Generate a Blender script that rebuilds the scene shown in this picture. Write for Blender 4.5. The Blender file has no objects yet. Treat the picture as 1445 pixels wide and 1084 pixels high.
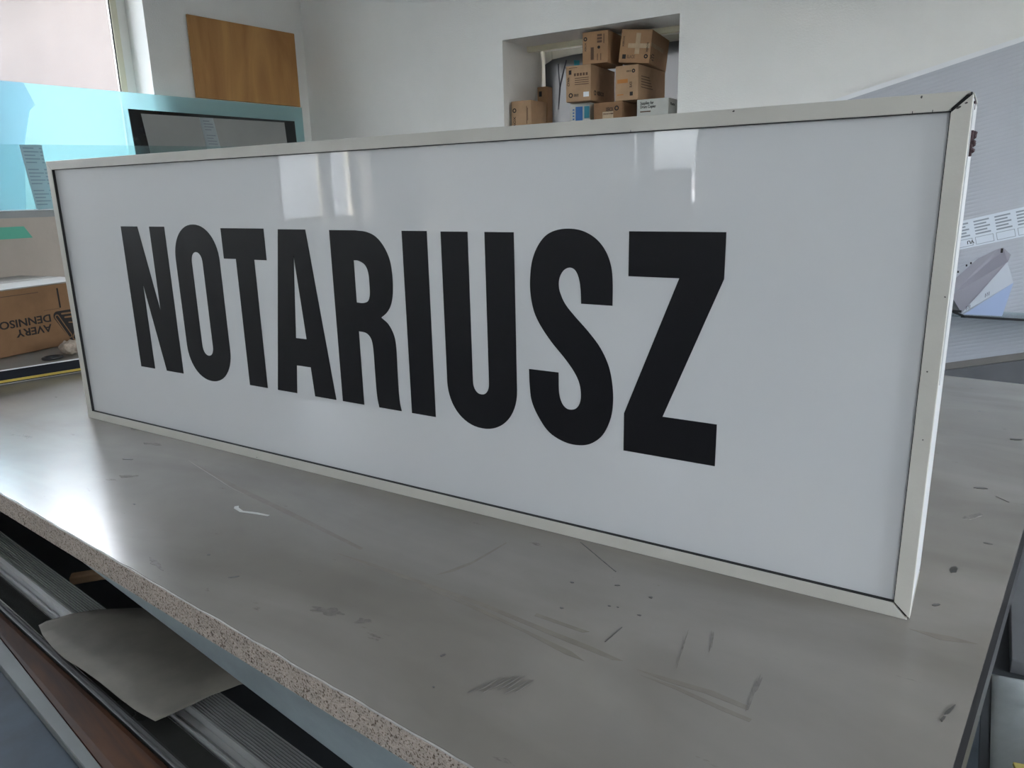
import bpy, bmesh, math, random
from mathutils import Matrix, Vector, Euler, noise as mnoise
random.seed(4)
SC = bpy.context.scene
COL = SC.collection
EYE = 1.4492          # camera height above the floor; the table top is at 0.90
TT = 0.90

# ------------------------------------------------------------------ camera
cam_d = bpy.data.cameras.new('camera'); cam = bpy.data.objects.new('camera', cam_d); COL.objects.link(cam)
cam_d.sensor_width = 36.0; cam_d.lens = 26.427; cam_d.clip_start = 0.02; cam_d.clip_end = 200
cam.matrix_world = Matrix(((0.845989, -0.114023, 0.520866, 0), (0.532741, 0.2213, -0.816831, 0),
                           (-0.02213, 0.968517, 0.247962, EYE), (0, 0, 0, 1)))
SC.camera = cam
# ------------------------------------------------------------------ world, sun, exposure
SC.view_settings.view_transform = 'Standard'; SC.view_settings.look = 'None'
SC.view_settings.gamma = 1.0; SC.view_settings.use_curve_mapping = False
SC.view_settings.exposure = 2.42
SKY_STRENGTH = 1.0
w = bpy.data.worlds.new('world'); SC.world = w; w.use_nodes = True
wn = w.node_tree; wn.nodes.clear()
sky = wn.nodes.new('ShaderNodeTexSky'); sky.sky_type = 'NISHITA'; sky.sun_disc = False
sky.sun_elevation = math.radians(38); sky.sun_rotation = math.radians(-12); sky.dust_density = 4.0; sky.air_density = 1.0
hs = wn.nodes.new('ShaderNodeHueSaturation'); hs.inputs['Saturation'].default_value = 0.32
bgn = wn.nodes.new('ShaderNodeBackground'); bgn.inputs['Strength'].default_value = SKY_STRENGTH
wo = wn.nodes.new('ShaderNodeOutputWorld')
wn.links.new(sky.outputs[0], hs.inputs['Color']); wn.links.new(hs.outputs[0], bgn.inputs[0]); wn.links.new(bgn.outputs[0], wo.inputs[0])
sd = bpy.data.lights.new('sun', 'SUN'); sd.energy = 1.0; sd.angle = 0.009; sd.color = (1, .95, .88)
sun = bpy.data.objects.new('sun', sd); COL.objects.link(sun)
sun.rotation_euler = Vector((0.16, -0.77, -0.62)).to_track_quat('-Z', 'Y').to_euler(); sun.location = (-6, 9, 8)


def portal(name, loc, normal, sx, sy):
    l = bpy.data.lights.new(name, 'AREA'); l.shape = 'RECTANGLE'; l.size = sx; l.size_y = sy; l.cycles.is_portal = True
    o = bpy.data.objects.new(name, l); COL.objects.link(o); o.location = loc
    o.rotation_euler = Vector(normal).to_track_quat('-Z', 'Z').to_euler()
    return o


portal('window_portal', (-4.70, 1.35, 2.35), (1, 0, 0), 3.2, 2.1)
portal('window_portal', (3.65, 1.2, 2.1), (-1, 0, 0), 3.8, 1.9)  # portal of the added right-wall window
portal('window_portal', (1.85, -4.0, 2.1), (0, 1, 0), 1.4, 1.9)  # portal of the added rear window
portal('window_portal', (-4.95, -2.55, 2.1), (1, 0, 0), 1.3, 2.0)
portal('window_portal', (-2.3, -3.95, 2.1), (0, 1, 0), 0.9, 1.9)
portal('window_portal', (-2.0, 4.72, 2.0), (0, -1, 0), 1.1, 0.6)


# ------------------------------------------------------------------ materials
def mat(name, col, rough=0.5, metal=0.0, var=0.0, vscale=6.0, col2=None, bump=0.0, bscale=60.0, coat=0.0,
        coat_rough=0.03, spec=0.5, detail=5.0, stretch=None, rvar=0.0):
    m = bpy.data.materials.new(name); m.use_nodes = True; nt = m.node_tree; N = nt.nodes; L = nt.links
    b = N['Principled BSDF']
    b.inputs['Base Color'].default_value = (*col, 1); b.inputs['Roughness'].default_value = rough
    b.inputs['Metallic'].default_value = metal; b.inputs['Coat Weight'].default_value = coat
    b.inputs['Coat Roughness'].default_value = coat_rough; b.inputs['Specular IOR Level'].default_value = spec
    tc = N.new('ShaderNodeTexCoord'); mp = N.new('ShaderNodeMapping'); L.new(tc.outputs['Object'], mp.inputs[0])
    if stretch: mp.inputs['Scale'].default_value = stretch
    if var > 0 or col2:
        n = N.new('ShaderNodeTexNoise'); n.inputs['Scale'].default_value = vscale; n.inputs['Detail'].default_value = detail
        n.inputs['Roughness'].default_value = 0.6
        L.new(mp.outputs[0], n.inputs['Vector'])
        r = N.new('ShaderNodeValToRGB'); r.color_ramp.elements[0].position = .32; r.color_ramp.elements[1].position = .68
        c2 = col2 if col2 else tuple(min(1, c * (1 + var)) for c in col)
        c1 = col if col2 else tuple(c * (1 - var) for c in col)
        r.color_ramp.elements[0].color = (*c1, 1); r.color_ramp.elements[1].color = (*c2, 1)
        L.new(n.outputs['Fac'], r.inputs[0]); L.new(r.outputs[0], b.inputs['Base Color'])
        if rvar:
            mr = N.new('ShaderNodeMapRange'); mr.inputs[1].default_value = .3; mr.inputs[2].default_value = .7
            mr.inputs[3].default_value = max(0, rough - rvar); mr.inputs[4].default_value = min(1, rough + rvar)
            L.new(n.outputs['Fac'], mr.inputs[0]); L.new(mr.outputs[0], b.inputs['Roughness'])
    if bump > 0:
        n2 = N.new('ShaderNodeTexNoise'); n2.inputs['Scale'].default_value = bscale; n2.inputs['Detail'].default_value = 3
        L.new(mp.outputs[0], n2.inputs['Vector'])
        bp = N.new('ShaderNodeBump'); bp.inputs['Strength'].default_value = bump; bp.inputs['Distance'].default_value = 0.01
        L.new(n2.outputs['Fac'], bp.inputs['Height']); L.new(bp.outputs[0], b.inputs['Normal'])
    return m


def film(name, tint, trans=0.3, rough=0.2, white=(.8, .85, .88), gloss=.06):
    """tinted see-through plastic sheet: filter + a little scattering + gloss"""
    m = bpy.data.materials.new(name); m.use_nodes = True; nt = m.node_tree; N = nt.nodes; L = nt.links; N.clear()
    t = N.new('ShaderNodeBsdfTransparent'); t.inputs[0].default_value = (*tint, 1)
    d = N.new('ShaderNodeBsdfTranslucent'); d.inputs[0].default_value = (*white, 1)
    df = N.new('ShaderNodeBsdfDiffuse'); df.inputs[0].default_value = (*white, 1)
    m0 = N.new('ShaderNodeMixShader'); m0.inputs[0].default_value = .5
    L.new(d.outputs[0], m0.inputs[1]); L.new(df.outputs[0], m0.inputs[2])
    m1 = N.new('ShaderNodeMixShader'); m1.inputs[0].default_value = trans
    L.new(t.outputs[0], m1.inputs[1]); L.new(m0.outputs[0], m1.inputs[2])
    g = N.new('ShaderNodeBsdfGlossy'); g.inputs['Roughness'].default_value = rough
    fr = N.new('ShaderNodeFresnel'); fr.inputs[0].default_value = 1.45
    mm = N.new('ShaderNodeMath'); mm.operation = 'MULTIPLY'; mm.inputs[1].default_value = gloss * 12
    L.new(fr.outputs[0], mm.inputs[0])
    m2 = N.new('ShaderNodeMixShader'); L.new(mm.outputs[0], m2.inputs[0])
    L.new(m1.outputs[0], m2.inputs[1]); L.new(g.outputs[0], m2.inputs[2])
    o = N.new('ShaderNodeOutputMaterial'); L.new(m2.outputs[0], o.inputs[0])
    return m


def glassmat(name, tint=(.97, .98, .98)):
    return film(name, tint, trans=0.03, rough=0.02, gloss=.05)


def chipmat():
    m = mat('chipboard', (.50, .42, .35), .9, var=.15, vscale=90, bump=.5, bscale=250)
    nt = m.node_tree; N = nt.nodes; L = nt.links; b = N['Principled BSDF']
    tc = N.new('ShaderNodeTexCoord'); n = N.new('ShaderNodeTexNoise'); n.inputs['Scale'].default_value = 340; n.inputs['Detail'].default_value = 3
    L.new(tc.outputs['Object'], n.inputs['Vector'])
    r = N.new('ShaderNodeValToRGB'); r.color_ramp.elements[0].position = .36; r.color_ramp.elements[1].position = .47
    r.color_ramp.elements[0].color = (.22, .17, .13, 1); r.color_ramp.elements[1].color = (1, 1, 1, 1)
    L.new(n.outputs['Fac'], r.inputs[0])
    old = b.inputs['Base Color'].links[0].from_socket
    mx = N.new('ShaderNodeMix'); mx.data_type = 'RGBA'; mx.blend_type = 'MULTIPLY'; mx.inputs[0].default_value = 1
    L.new(old, mx.inputs[6]); L.new(r.outputs[0], mx.inputs[7]); L.new(mx.outputs[2], b.inputs['Base Color'])
    return m


def tablemat():
    """grey laminate with soft stains, long wipes and small scuffs"""
    m = mat('worn_laminate', (.235, .215, .188), .24, var=.10, vscale=2.6, spec=.55, coat=.30, coat_rough=.20)
    nt = m.node_tree; N = nt.nodes; L = nt.links; b = N['Principled BSDF']
    tc = N.new('ShaderNodeTexCoord')
    mp = N.new('ShaderNodeMapping'); mp.inputs['Scale'].default_value = (1.0, 3.2, 1); mp.inputs['Rotation'].default_value = (0, 0, .5)
    L.new(tc.outputs['Object'], mp.inputs[0])
    n = N.new('ShaderNodeTexNoise'); n.inputs['Scale'].default_value = 1.6; n.inputs['Detail'].default_value = 6; n.inputs['Distortion'].default_value = .6
    L.new(mp.outputs[0], n.inputs['Vector'])
    r = N.new('ShaderNodeValToRGB'); r.color_ramp.elements[0].position = .33; r.color_ramp.elements[1].position = .62
    r.color_ramp.elements[0].color = (.82, .81, .79, 1); r.color_ramp.elements[1].color = (1.05, 1.05, 1.05, 1)
    L.new(n.outputs['Fac'], r.inputs[0])
    mx = N.new('ShaderNodeMix'); mx.data_type = 'RGBA'; mx.blend_type = 'MULTIPLY'; mx.inputs[0].default_value = 1
    L.new(b.inputs['Base Color'].links[0].from_socket, mx.inputs[6]); L.new(r.outputs[0], mx.inputs[7])
    # small dark scuffs
    n3 = N.new('ShaderNodeTexNoise'); n3.inputs['Scale'].default_value = 22; n3.inputs['Detail'].default_value = 5; n3.inputs['Roughness'].default_value = .7
    mp3 = N.new('ShaderNodeMapping'); mp3.inputs['Scale'].default_value = (.45, 1.3, 1); mp3.inputs['Rotation'].default_value = (0, 0, -.5)
    L.new(tc.outputs['Object'], mp3.inputs[0]); L.new(mp3.outputs[0], n3.inputs['Vector'])
    r3 = N.new('ShaderNodeValToRGB'); r3.color_ramp.elements[0].position = .27; r3.color_ramp.elements[1].position = .34
    r3.color_ramp.elements[0].color = (.52, .5, .48, 1); r3.color_ramp.elements[1].color = (1, 1, 1, 1)
    L.new(n3.outputs['Fac'], r3.inputs[0])
    mx3 = N.new('ShaderNodeMix'); mx3.data_type = 'RGBA'; mx3.blend_type = 'MULTIPLY'; mx3.inputs[0].default_value = 1
    L.new(mx.outputs[2], mx3.inputs[6]); L.new(r3.outputs[0], mx3.inputs[7])
    L.new(mx3.outputs[2], b.inputs['Base Color'])
    return m


def woodmat(name, c1, c2, axis_scale=(1, 1, 1), scale=3.0, rough=.55):
    m = mat(name, c1, rough)
    nt = m.node_tree; N = nt.nodes; L = nt.links; b = N['Principled BSDF']
    tc = N.new('ShaderNodeTexCoord'); mp = N.new('ShaderNodeMapping'); mp.inputs['Scale'].default_value = axis_scale
    L.new(tc.outputs['Object'], mp.inputs[0])
    n = N.new('ShaderNodeTexNoise'); n.inputs['Scale'].default_value = scale; n.inputs['Detail'].default_value = 7; n.inputs['Distortion'].default_value = 1.2
    L.new(mp.outputs[0], n.inputs['Vector'])
    r = N.new('ShaderNodeValToRGB'); r.color_ramp.elements[0].position = .30; r.color_ramp.elements[1].position = .70
    r.color_ramp.elements[0].color = (*c1, 1); r.color_ramp.elements[1].color = (*c2, 1)
    L.new(n.outputs['Fac'], r.inputs[0]); L.new(r.outputs[0], b.inputs['Base Color'])
    return m


M = dict(
    wall=mat('painted_plaster', (.84, .82, .785), .9, var=.03, vscale=2, bump=.25, bscale=120),
    ceiling=mat('ceiling_paint', (.78, .78, .77), .9, var=.02),
    floor=mat('grey_concrete', (.16, .19, .22), .55, var=.25, vscale=3, bump=.1),
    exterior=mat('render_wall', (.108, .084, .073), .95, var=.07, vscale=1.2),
    exterior2=mat('pale_render', (.75, .75, .75), .95, var=.15, vscale=1.5),
    frame_white=mat('window_paint', (.80, .79, .74), .45, var=.02),
    frame_cream=mat('cream_paint', (.70, .66, .50), .5, var=.05),
    gasket=mat('black_rubber', (.02, .02, .02), .6, var=.1),
    face=mat('white_acrylic', (.67, .674, .682), .38, var=.015, vscale=1.6, coat=1.0, coat_rough=.012, bump=.0),
    vinyl=mat('black_vinyl', (.006, .006, .008), .42, spec=.25, var=.1, vscale=40),
    alu=mat('white_coated_metal', (.58, .555, .50), .42, var=.05, vscale=9, bump=.05, bscale=200),
    side=mat('white_side_metal', (.60, .60, .60), .35, var=.03),
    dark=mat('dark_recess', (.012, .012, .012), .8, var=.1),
    rust=mat('dark_rusty_metal', (.05, .025, .03), .7, var=.5, vscale=80, bump=.5),
    table=tablemat(), chip=chipmat(),
    lam_edge=mat('torn_laminate_edge', (.40, .38, .35), .6, var=.15, vscale=60),
    apron=mat('blue_grey_paint', (.27, .315, .325), .5, var=.14, vscale=14, bump=.15, bscale=40, stretch=(.4, 1, 1)),
    black=mat('black_edge', (.02, .02, .022), .45, var=.2),
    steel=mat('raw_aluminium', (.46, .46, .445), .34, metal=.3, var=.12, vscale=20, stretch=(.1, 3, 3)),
    steel_d=mat('dull_and_shaded_aluminium', (.13, .13, .125), .45, metal=.3, var=.2, vscale=20, stretch=(.1, 3, 3)),
    smoked=mat('smoked_profile', (.035, .035, .032), .16, var=.2, spec=.6),
    brown=woodmat('brown_lacquered_wood', (.030, .012, .007), (.125, .045, .014), (.9, 7, 7), 2.6, .6),
    pale_edge=mat('pale_grey_board', (.17, .18, .175), .6, var=.1),
    blue_board=mat('blue_grey_sheet', (.022, .040, .060), .7, var=.45, vscale=5, bump=.2, bscale=8),
    paper=mat('grey_kraft_paper', (.205, .185, .155), .75, var=.16, vscale=9, bump=.25, bscale=12),
    racksteel=mat('painted_rack_steel', (.05, .055, .06), .5, var=.2),
    card=mat('cardboard', (.36, .205, .105), .85, var=.12, vscale=9, bump=.08, bscale=90),
    card_d=mat('brown_carton', (.25, .135, .065), .85, var=.14, vscale=7, bump=.08, bscale=90),
    card_l=mat('pale_cardboard', (.43, .27, .155), .85, var=.12, vscale=9, bump=.08, bscale=90),
    card_w=mat('white_cardboard', (.52, .52, .48), .8, var=.06, vscale=9),
    tape=mat('packing_tape', (.50, .37, .24), .2, var=.1, vscale=30, spec=.6),
    ink=mat('black_print', (.02, .016, .015), .8, var=.1),
    ink_b=mat('brown_print', (.13, .075, .045), .85, var=.15),
    ink_o=mat('orange_print', (.50, .20, .05), .85, var=.1),
    label=mat('white_label', (.84, .84, .85), .5, var=.03),
    blue_ink=mat('blue_print', (.02, .12, .35), .6, var=.1),
    cyan_ink=mat('teal_print', (.03, .25, .33), .6, var=.1),
    ply=woodmat('plywood', (.34, .145, .040), (.56, .29, .095), (1, 1.0, .16), 6.5, .55),
    beige=mat('beige_fibreboard', (.46, .40, .345), .8, var=.06, vscale=4, bump=.1),
    cabinet=mat('grey_cabinet', (.30, .31, .31), .5, var=.04),
    green=mat('green_tape', (.10, .42, .30), .5, var=.08),
    yellow=mat('yellow_stripe', (.55, .40, .06), .5, var=.1),
    panel_top=mat('panel_top', (.33, .31, .28), .6, var=.08),
    navy=mat('black_panel_edge', (.008, .009, .015), .6, var=.2, spec=.2),
    twine=mat('jute_twine', (.46, .38, .31), .9, var=.3, vscale=60, bump=.5),
    poly=mat('twin_wall_plastic', (.50, .51, .55), .28, var=.04, vscale=2, coat=.3, coat_rough=.1),
    poly_print=mat('printed_film', (.72, .76, .82), .35, var=.03),
    print_grey=mat('grey_print', (.30, .33, .37), .6, var=.1),
    darkboard=mat('grey_board_and_shade', (.14, .14, .145), .35, var=.1),
    brownboard=mat('brown_board', (.20, .185, .17), .5, var=.1),
    cloth=film('white_foam_board', (.2, .2, .2), trans=.97, white=(.20, .205, .215), rough=.6, gloss=.02),
    crack=mat('torn_dark_line', (.06, .06, .08), .9, var=.2),
    frosted=film('frosted_glass', (.85, .86, .87), trans=.3, white=(.85, .87, .9), rough=.2),
    glass=glassmat('window_glass'),
    blue_film=film('cyan_acrylic', (.58, .85, .88), trans=.45, white=(.78, .90, .90), rough=.15),
    blue_film2=film('cyan_acrylic_second', (.88, .92, .97), trans=.10, white=(.5, .75, .85), rough=.15),
    clear_film=film('clear_acrylic', (.88, .96, .96), trans=.07, white=(.7, .85, .86), rough=.1),
    grey_film=mat('grey_film', (.29, .29, .28), .45, var=.05, vscale=3, bump=.1, bscale=20),
    print_film=film('text_film', (.72, .78, .80), trans=.75, white=(.66, .72, .74), rough=.3, gloss=.02),
    black_acrylic=mat('black_acrylic', (.012, .014, .016), .12, spec=.5, var=.1),
    film_white=film('crumpled_white_film', (.9, .93, .98), trans=.6, white=(.95, .97, 1.0), rough=.2),
    film_mauve=film('crumpled_mauve_film', (.6, .6, .65), trans=.6, white=(.70, .67, .72), rough=.25),
    film_blue=film('crumpled_blue_film', (.6, .7, .85), trans=.7, white=(.66, .76, .98), rough=.2),
    heap=mat('cloudy_film', (.78, .86, .86), .3, var=.2, vscale=5, bump=.5, bscale=9),
    ochre=mat('ochre_sheet', (.40, .33, .09), .5, var=.2),
    white_paint=mat('dried_white_paint', (.55, .55, .52), .5, var=.1),
    scuff=mat('dark_scuff', (.075, .07, .062), .6, var=.3, vscale=60),
    wipe=mat('tan_wipe', (.205, .182, .150), .26, var=.08, vscale=30, spec=.65, coat=.35, coat_rough=.2),
    smudge2=mat('brush_smudge', (.15, .135, .118), .4, var=.1, vscale=40),
    smudge=mat('grey_smudge', (.172, .158, .138), .26, var=.2, vscale=90, spec=.6, coat=.3, coat_rough=.2),
    red=mat('red_plastic', (.5, .05, .08), .4, var=.1),
)


M['brown'].node_tree.nodes['Principled BSDF'].inputs['Specular IOR Level'].default_value = .2


# ------------------------------------------------------------------ helpers
def tag(o, label=None, cat=None, group=None, kind=None):
    if label: o['label'] = label
    if cat: o['category'] = cat
    if group: o['group'] = group
    if kind: o['kind'] = kind
    return o


def empty(name, loc, rz=0, label=None, cat=None, group=None, rot=None):
    o = bpy.data.objects.new(name, None); COL.objects.link(o); o.empty_display_size = .05
    o.location = loc; o.rotation_euler = rot if rot else (0, 0, rz)
    return tag(o, label, cat, group)


def mesh(name, verts, faces, m, parent=None, smooth=False):
    me = bpy.data.meshes.new(name); me.from_pydata([tuple(v) for v in verts], [], faces)
    bm = bmesh.new(); bm.from_mesh(me); bmesh.ops.recalc_face_normals(bm, faces=bm.faces); bm.to_mesh(me); bm.free()
    if smooth:
        for p in me.polygons: p.use_smooth = True
    me.materials.append(M[m] if isinstance(m, str) else m)
    o = bpy.data.objects.new(name, me); COL.objects.link(o)
    if parent: o.parent = parent
    return o


def boxdata(a, b):
    x0, y0, z0 = a; x1, y1, z1 = b
    v = [(x0, y0, z0), (x1, y0, z0), (x1, y1, z0), (x0, y1, z0), (x0, y0, z1), (x1, y0, z1), (x1, y1, z1), (x0, y1, z1)]
    f = [(0, 3, 2, 1), (4, 5, 6, 7), (0, 1, 5, 4), (1, 2, 6, 5), (2, 3, 7, 6), (3, 0, 4, 7)]
    return v, f


def box(name, a, b, m, parent=None, bev=0.0):
    v, f = boxdata(a, b); o = mesh(name, v, f, m, parent)
    if bev:
        md = o.modifiers.new('bevel', 'BEVEL'); md.width = bev; md.segments = 2; md.limit_method = 'ANGLE'
    return o


def boxes(name, lst, m, parent=None):
    V = []; F = []
    for a, b in lst:
        v, f = boxdata(a, b); k = len(V); V += v; F += [tuple(i + k for i in q) for q in f]
    return mesh(name, V, F, m, parent)


def prism(name, pts, axis, lo, hi, m, parent=None, bev=0.0):
    """polygon extruded along an axis: pts are the other two coordinates in order"""
    def p3(p, t):
        return (t, p[0], p[1]) if axis == 'x' else ((p[0], t, p[1]) if axis == 'y' else (p[0], p[1], t))
    n = len(pts); V = [p3(p, lo) for p in pts] + [p3(p, hi) for p in pts]
    F = [tuple(range(n)), tuple(range(2 * n - 1, n - 1, -1))] + [(i, (i + 1) % n, n + (i + 1) % n, n + i) for i in range(n)]
    o = mesh(name, V, F, m, parent)
    if bev:
        md = o.modifiers.new('bevel', 'BEVEL'); md.width = bev; md.segments = 2; md.limit_method = 'ANGLE'
    return o


def curve_to_mesh(cu, name, m, parent, fn=None):
    tmp = bpy.data.objects.new('tmp', cu); COL.objects.link(tmp)
    dg = bpy.context.evaluated_depsgraph_get()
    me = bpy.data.meshes.new_from_object(tmp.evaluated_get(dg)); me.name = name
    bpy.data.objects.remove(tmp); bpy.data.curves.remove(cu)
    if fn:
        for v in me.vertices: v.co = fn(v.co)
    me.materials.clear(); me.materials.append(M[m])
    o = bpy.data.objects.new(name, me); COL.objects.link(o)
    if parent: o.parent = parent
    return o


def shape(name, loops, m, parent, thick, fn):
    cu = bpy.data.curves.new(name, 'CURVE'); cu.dimensions = '2D'; cu.fill_mode = 'BOTH'; cu.extrude = thick / 2
    for lp in loops:
        s = cu.splines.new('POLY'); s.points.add(len(lp) - 1)
        for i, p in enumerate(lp): s.points[i].co = (p[0], p[1], 0, 1)
        s.use_cyclic_u = True
    return curve_to_mesh(cu, name, m, parent, fn)


def text(name, s, size_xy, m, parent, mw, thick=.0006, bold=0.0, align='LEFT'):
    """text fitted into size_xy = (width, height), placed by the 4x4 mw (text plane xy)"""
    cu = bpy.data.curves.new(name, 'FONT'); cu.body = s; cu.extrude = thick; cu.resolution_u = 3
    cu.offset = bold; cu.space_line = .85
    o = curve_to_mesh(cu, name, m, parent)
    xs = [v.co.x for v in o.data.vertices]; ys = [v.co.y for v in o.data.vertices]
    x0, x1, y0, y1 = min(xs), max(xs), min(ys), max(ys)
    for v in o.data.vertices:
        v.co = mw @ Vector(((v.co.x - x0) / (x1 - x0) * size_xy[0], (v.co.y - y0) / (y1 - y0) * size_xy[1], v.co.z))
    return o


def catmull(pts, corners, n=5):
    """closed outline; smooth except at corner indices and along straight spans"""
    N_ = len(pts); out = []
    for i in range(N_):
        p1, p2 = pts[i], pts[(i + 1) % N_]
        c1, c2 = i in corners, (i + 1) % N_ in corners
        out.append(p1)
        if c1 and c2: continue
        p0 = (2 * p1[0] - p2[0], 2 * p1[1] - p2[1]) if c1 else pts[(i - 1) % N_]
        p3 = (2 * p2[0] - p1[0], 2 * p2[1] - p1[1]) if c2 else pts[(i + 2) % N_]
        for k in range(1, n):
            t = k / n
            out.append(tuple(.5 * (2 * p1[j] + (p2[j] - p0[j]) * t + (2 * p0[j] - 5 * p1[j] + 4 * p2[j] - p3[j]) * t * t
                                   + (3 * p1[j] - p0[j] - 3 * p2[j] + p3[j]) * t ** 3) for j in (0, 1)))
    return out


def arc(cx, cy, rx, ry, a0, a1, n=20, e=2.0):
    o = []
    for i in range(n + 1):
        a = math.radians(a0 + (a1 - a0) * i / n); c, s = math.cos(a), math.sin(a)
        o.append((cx + rx * math.copysign(abs(c) ** (2 / e), c), cy + ry * math.copysign(abs(s) ** (2 / e), s)))
    return o


def E(z): return EYE + z      # height given relative to the eye


# ------------------------------------------------------------------ the room
S = 'structure'
tag(box('floor', (-9, -6, -.1), (4, 6, 0), 'floor'), kind=S)
tag(box('ceiling', (-5.1, -4.1, 3.3), (3.4, 4.8, 3.4), 'ceiling'), kind=S)


def frame_wall(name, origin, direction, length, thick, openings, z1=3.3, m='wall'):
    """wall along +u from origin, thickness goes to +v (outwards); openings = (u0, u1, z0, z1)"""
    t = math.atan2(direction[1], direction[0])
    us = sorted({0, length, *[o for q in openings for o in q[:2]]})
    L_ = []
    for u0, u1 in zip(us[:-1], us[1:]):
        holes = sorted([(q[2], q[3]) for q in openings if q[0] <= u0 + 1e-6 and q[1] >= u1 - 1e-6])
        z = 0
        for h0, h1 in holes:
            if h0 > z: L_.append(((u0, 0, z), (u1, thick, h0)))
            z = h1
        if z < z1: L_.append(((u0, 0, z), (u1, thick, z1)))
    o = boxes(name, L_, m)
    o.location = (*origin, 0); o.rotation_euler = (0, 0, t)
    return tag(o, kind=S)


# back wall (with the niche): u runs along -1.09 degrees; v is outwards (+y)
BW = math.radians(-1.09)
bo = Vector((-4.9, 4.0 + .0191 * 2.9, 0))
frame_wall('wall_back', (bo.x, bo.y), (math.cos(BW), math.sin(BW)), 8.6, .58, [(2.33, 3.419, E(.30), E(.859))])
# left wall: u runs from back to front so that v (left normal) points... outwards is -x
LWD = Vector((.0698, .9976, 0))
Cn = Vector((-4.24, 4.05, 0))
lo_ = Cn - LWD * 8.2


def LW(y): return -4.24 + .07 * (y - 4.0)      # x of the left wall's inner face at y


frame_wall('wall_left', (lo_.x, lo_.y), (LWD.x, LWD.y), 8.25, .30,
           [(0.95, 2.05, E(-.26), E(1.55)), (4.15, 7.045, E(-.18), E(1.75))])
frame_wall('wall_rear', (3.6, -3.65), (-1, 0), 8.6, .3,
           [(1.2, 2.3, E(-.1), E(1.5)), (5.505, 6.215, E(-.2), E(1.5))])
frame_wall('wall_right', (3.3, 4.3), (0, -1), 8.3, .3, [(1.3, 4.9, E(-.3), E(1.5))])


def window(name, par_loc, rz, w_, h_, mull=(), depth=.06, fw=.055, mats='frame_white', trans=True, inner='frame_cream', pane='glass'):
    """casement window: local x along the opening, y outwards"""
    r = empty(name, par_loc, rz); tag(r, kind=S)
    for a, b in [((0, 0, 0), (fw, depth, h_)), ((w_ - fw, 0, 0), (w_, depth, h_)), ((fw, 0, 0), (w_ - fw, depth, fw)), ((fw, 0, h_ - fw), (w_ - fw, depth, h_))]:
        box('frame_bar', a, b, mats, r, .004)
    xs = [fw, *mull, w_ - fw]
    for q in mull: box('mullion', (q - .03, -.01, fw), (q + .03, depth, h_ - fw), mats, r, .004)
    for i in range(len(xs) - 1):
        a = xs[i] + (.03 if i else 0); b = xs[i + 1] - (.03 if i + 1 < len(xs) - 1 else 0)
        s = .038
        for p, q in [((a, -.012, fw), (a + s, .03, h_ - fw)), ((b - s, -.012, fw), (b, .03, h_ - fw)), ((a + s, -.012, fw), (b - s, .03, fw + s)), ((a + s, -.012, h_ - fw - s), (b - s, .03, h_ - fw))]:
            box('sash_bar', p, q, inner, r, .004)
        g = .006
        for p, q in [((a + s, -.004, fw + s), (a + s + g, .0, h_ - fw - s)), ((b - s - g, -.004, fw + s), (b - s, .0, h_ - fw - s))]:
            box('gasket', p, q, 'gasket', r)
        box('pane', (a + s, .012, fw + s), (b - s, .016, h_ - fw - s), pane, r)
    return r


LWA = math.atan2(LWD.y, LWD.x)
def lwp(u, v=0, z=0):
    p = lo_ + LWD * u + Vector((-LWD.y, LWD.x, 0)) * v
    return (p.x, p.y, z)


window('window_1', lwp(4.15, .19, E(-.18)), LWA, 2.895, 1.93, (.97, 1.93), fw=.06)
w2 = window('window_2', lwp(.95, .16, E(-.26)), LWA, 1.1, 1.81, (.42,))
box('handle', (.405, -.05, .27), (.430, -.012, .37), 'steel', w2, .004); box('handle', (.403, -.05, .13), (.433, -.012, .16), 'steel', w2, .01)
window('window_3', (3.6 - 5.505, -3.65 - .18, E(-.2)), math.pi, .71, 1.7, (.52,), pane='frosted')
window('added_light_window_rear', (3.6 - 1.2, -3.65 - .18, E(-.1)), math.pi, 1.1, 1.6, (.55,))  # unseen window added to throw more light on the sign
window('added_light_window_right', (3.48, 4.3 - 1.3, E(-.3)), -math.pi / 2, 3.6, 1.8, (.9, 1.8, 2.7))  # unseen window added to brighten the room from the right
wb = bo + Vector((math.cos(BW), math.sin(BW), 0)) * 2.33 + Vector((-math.sin(BW), math.cos(BW), 0)) * .49
window('window_4', (wb.x, wb.y, E(.30)), BW, 1.089, .559, (), fw=.05)
# cream lintel strip in the niche
t_ = bo + Vector((math.cos(BW), math.sin(BW), 0)) * 2.33 + Vector((-math.sin(BW), math.cos(BW), 0)) * .27
o = box('trim_1', (0, 0, 0), (1.089, .03, .03), 'frame_cream'); o.location = (t_.x, t_.y, E(.829)); o.rotation_euler = (0, 0, BW); tag(o, kind=S)
# window sill inside the left window and handles seen in the sign's reflection
o = box('trim_2', (0, -.02, -.03), (2.895, .19, 0), 'frame_white'); o.location = lwp(4.15, 0, E(-.18)); o.rotation_euler = (0, 0, LWA); tag(o, kind=S)
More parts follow.
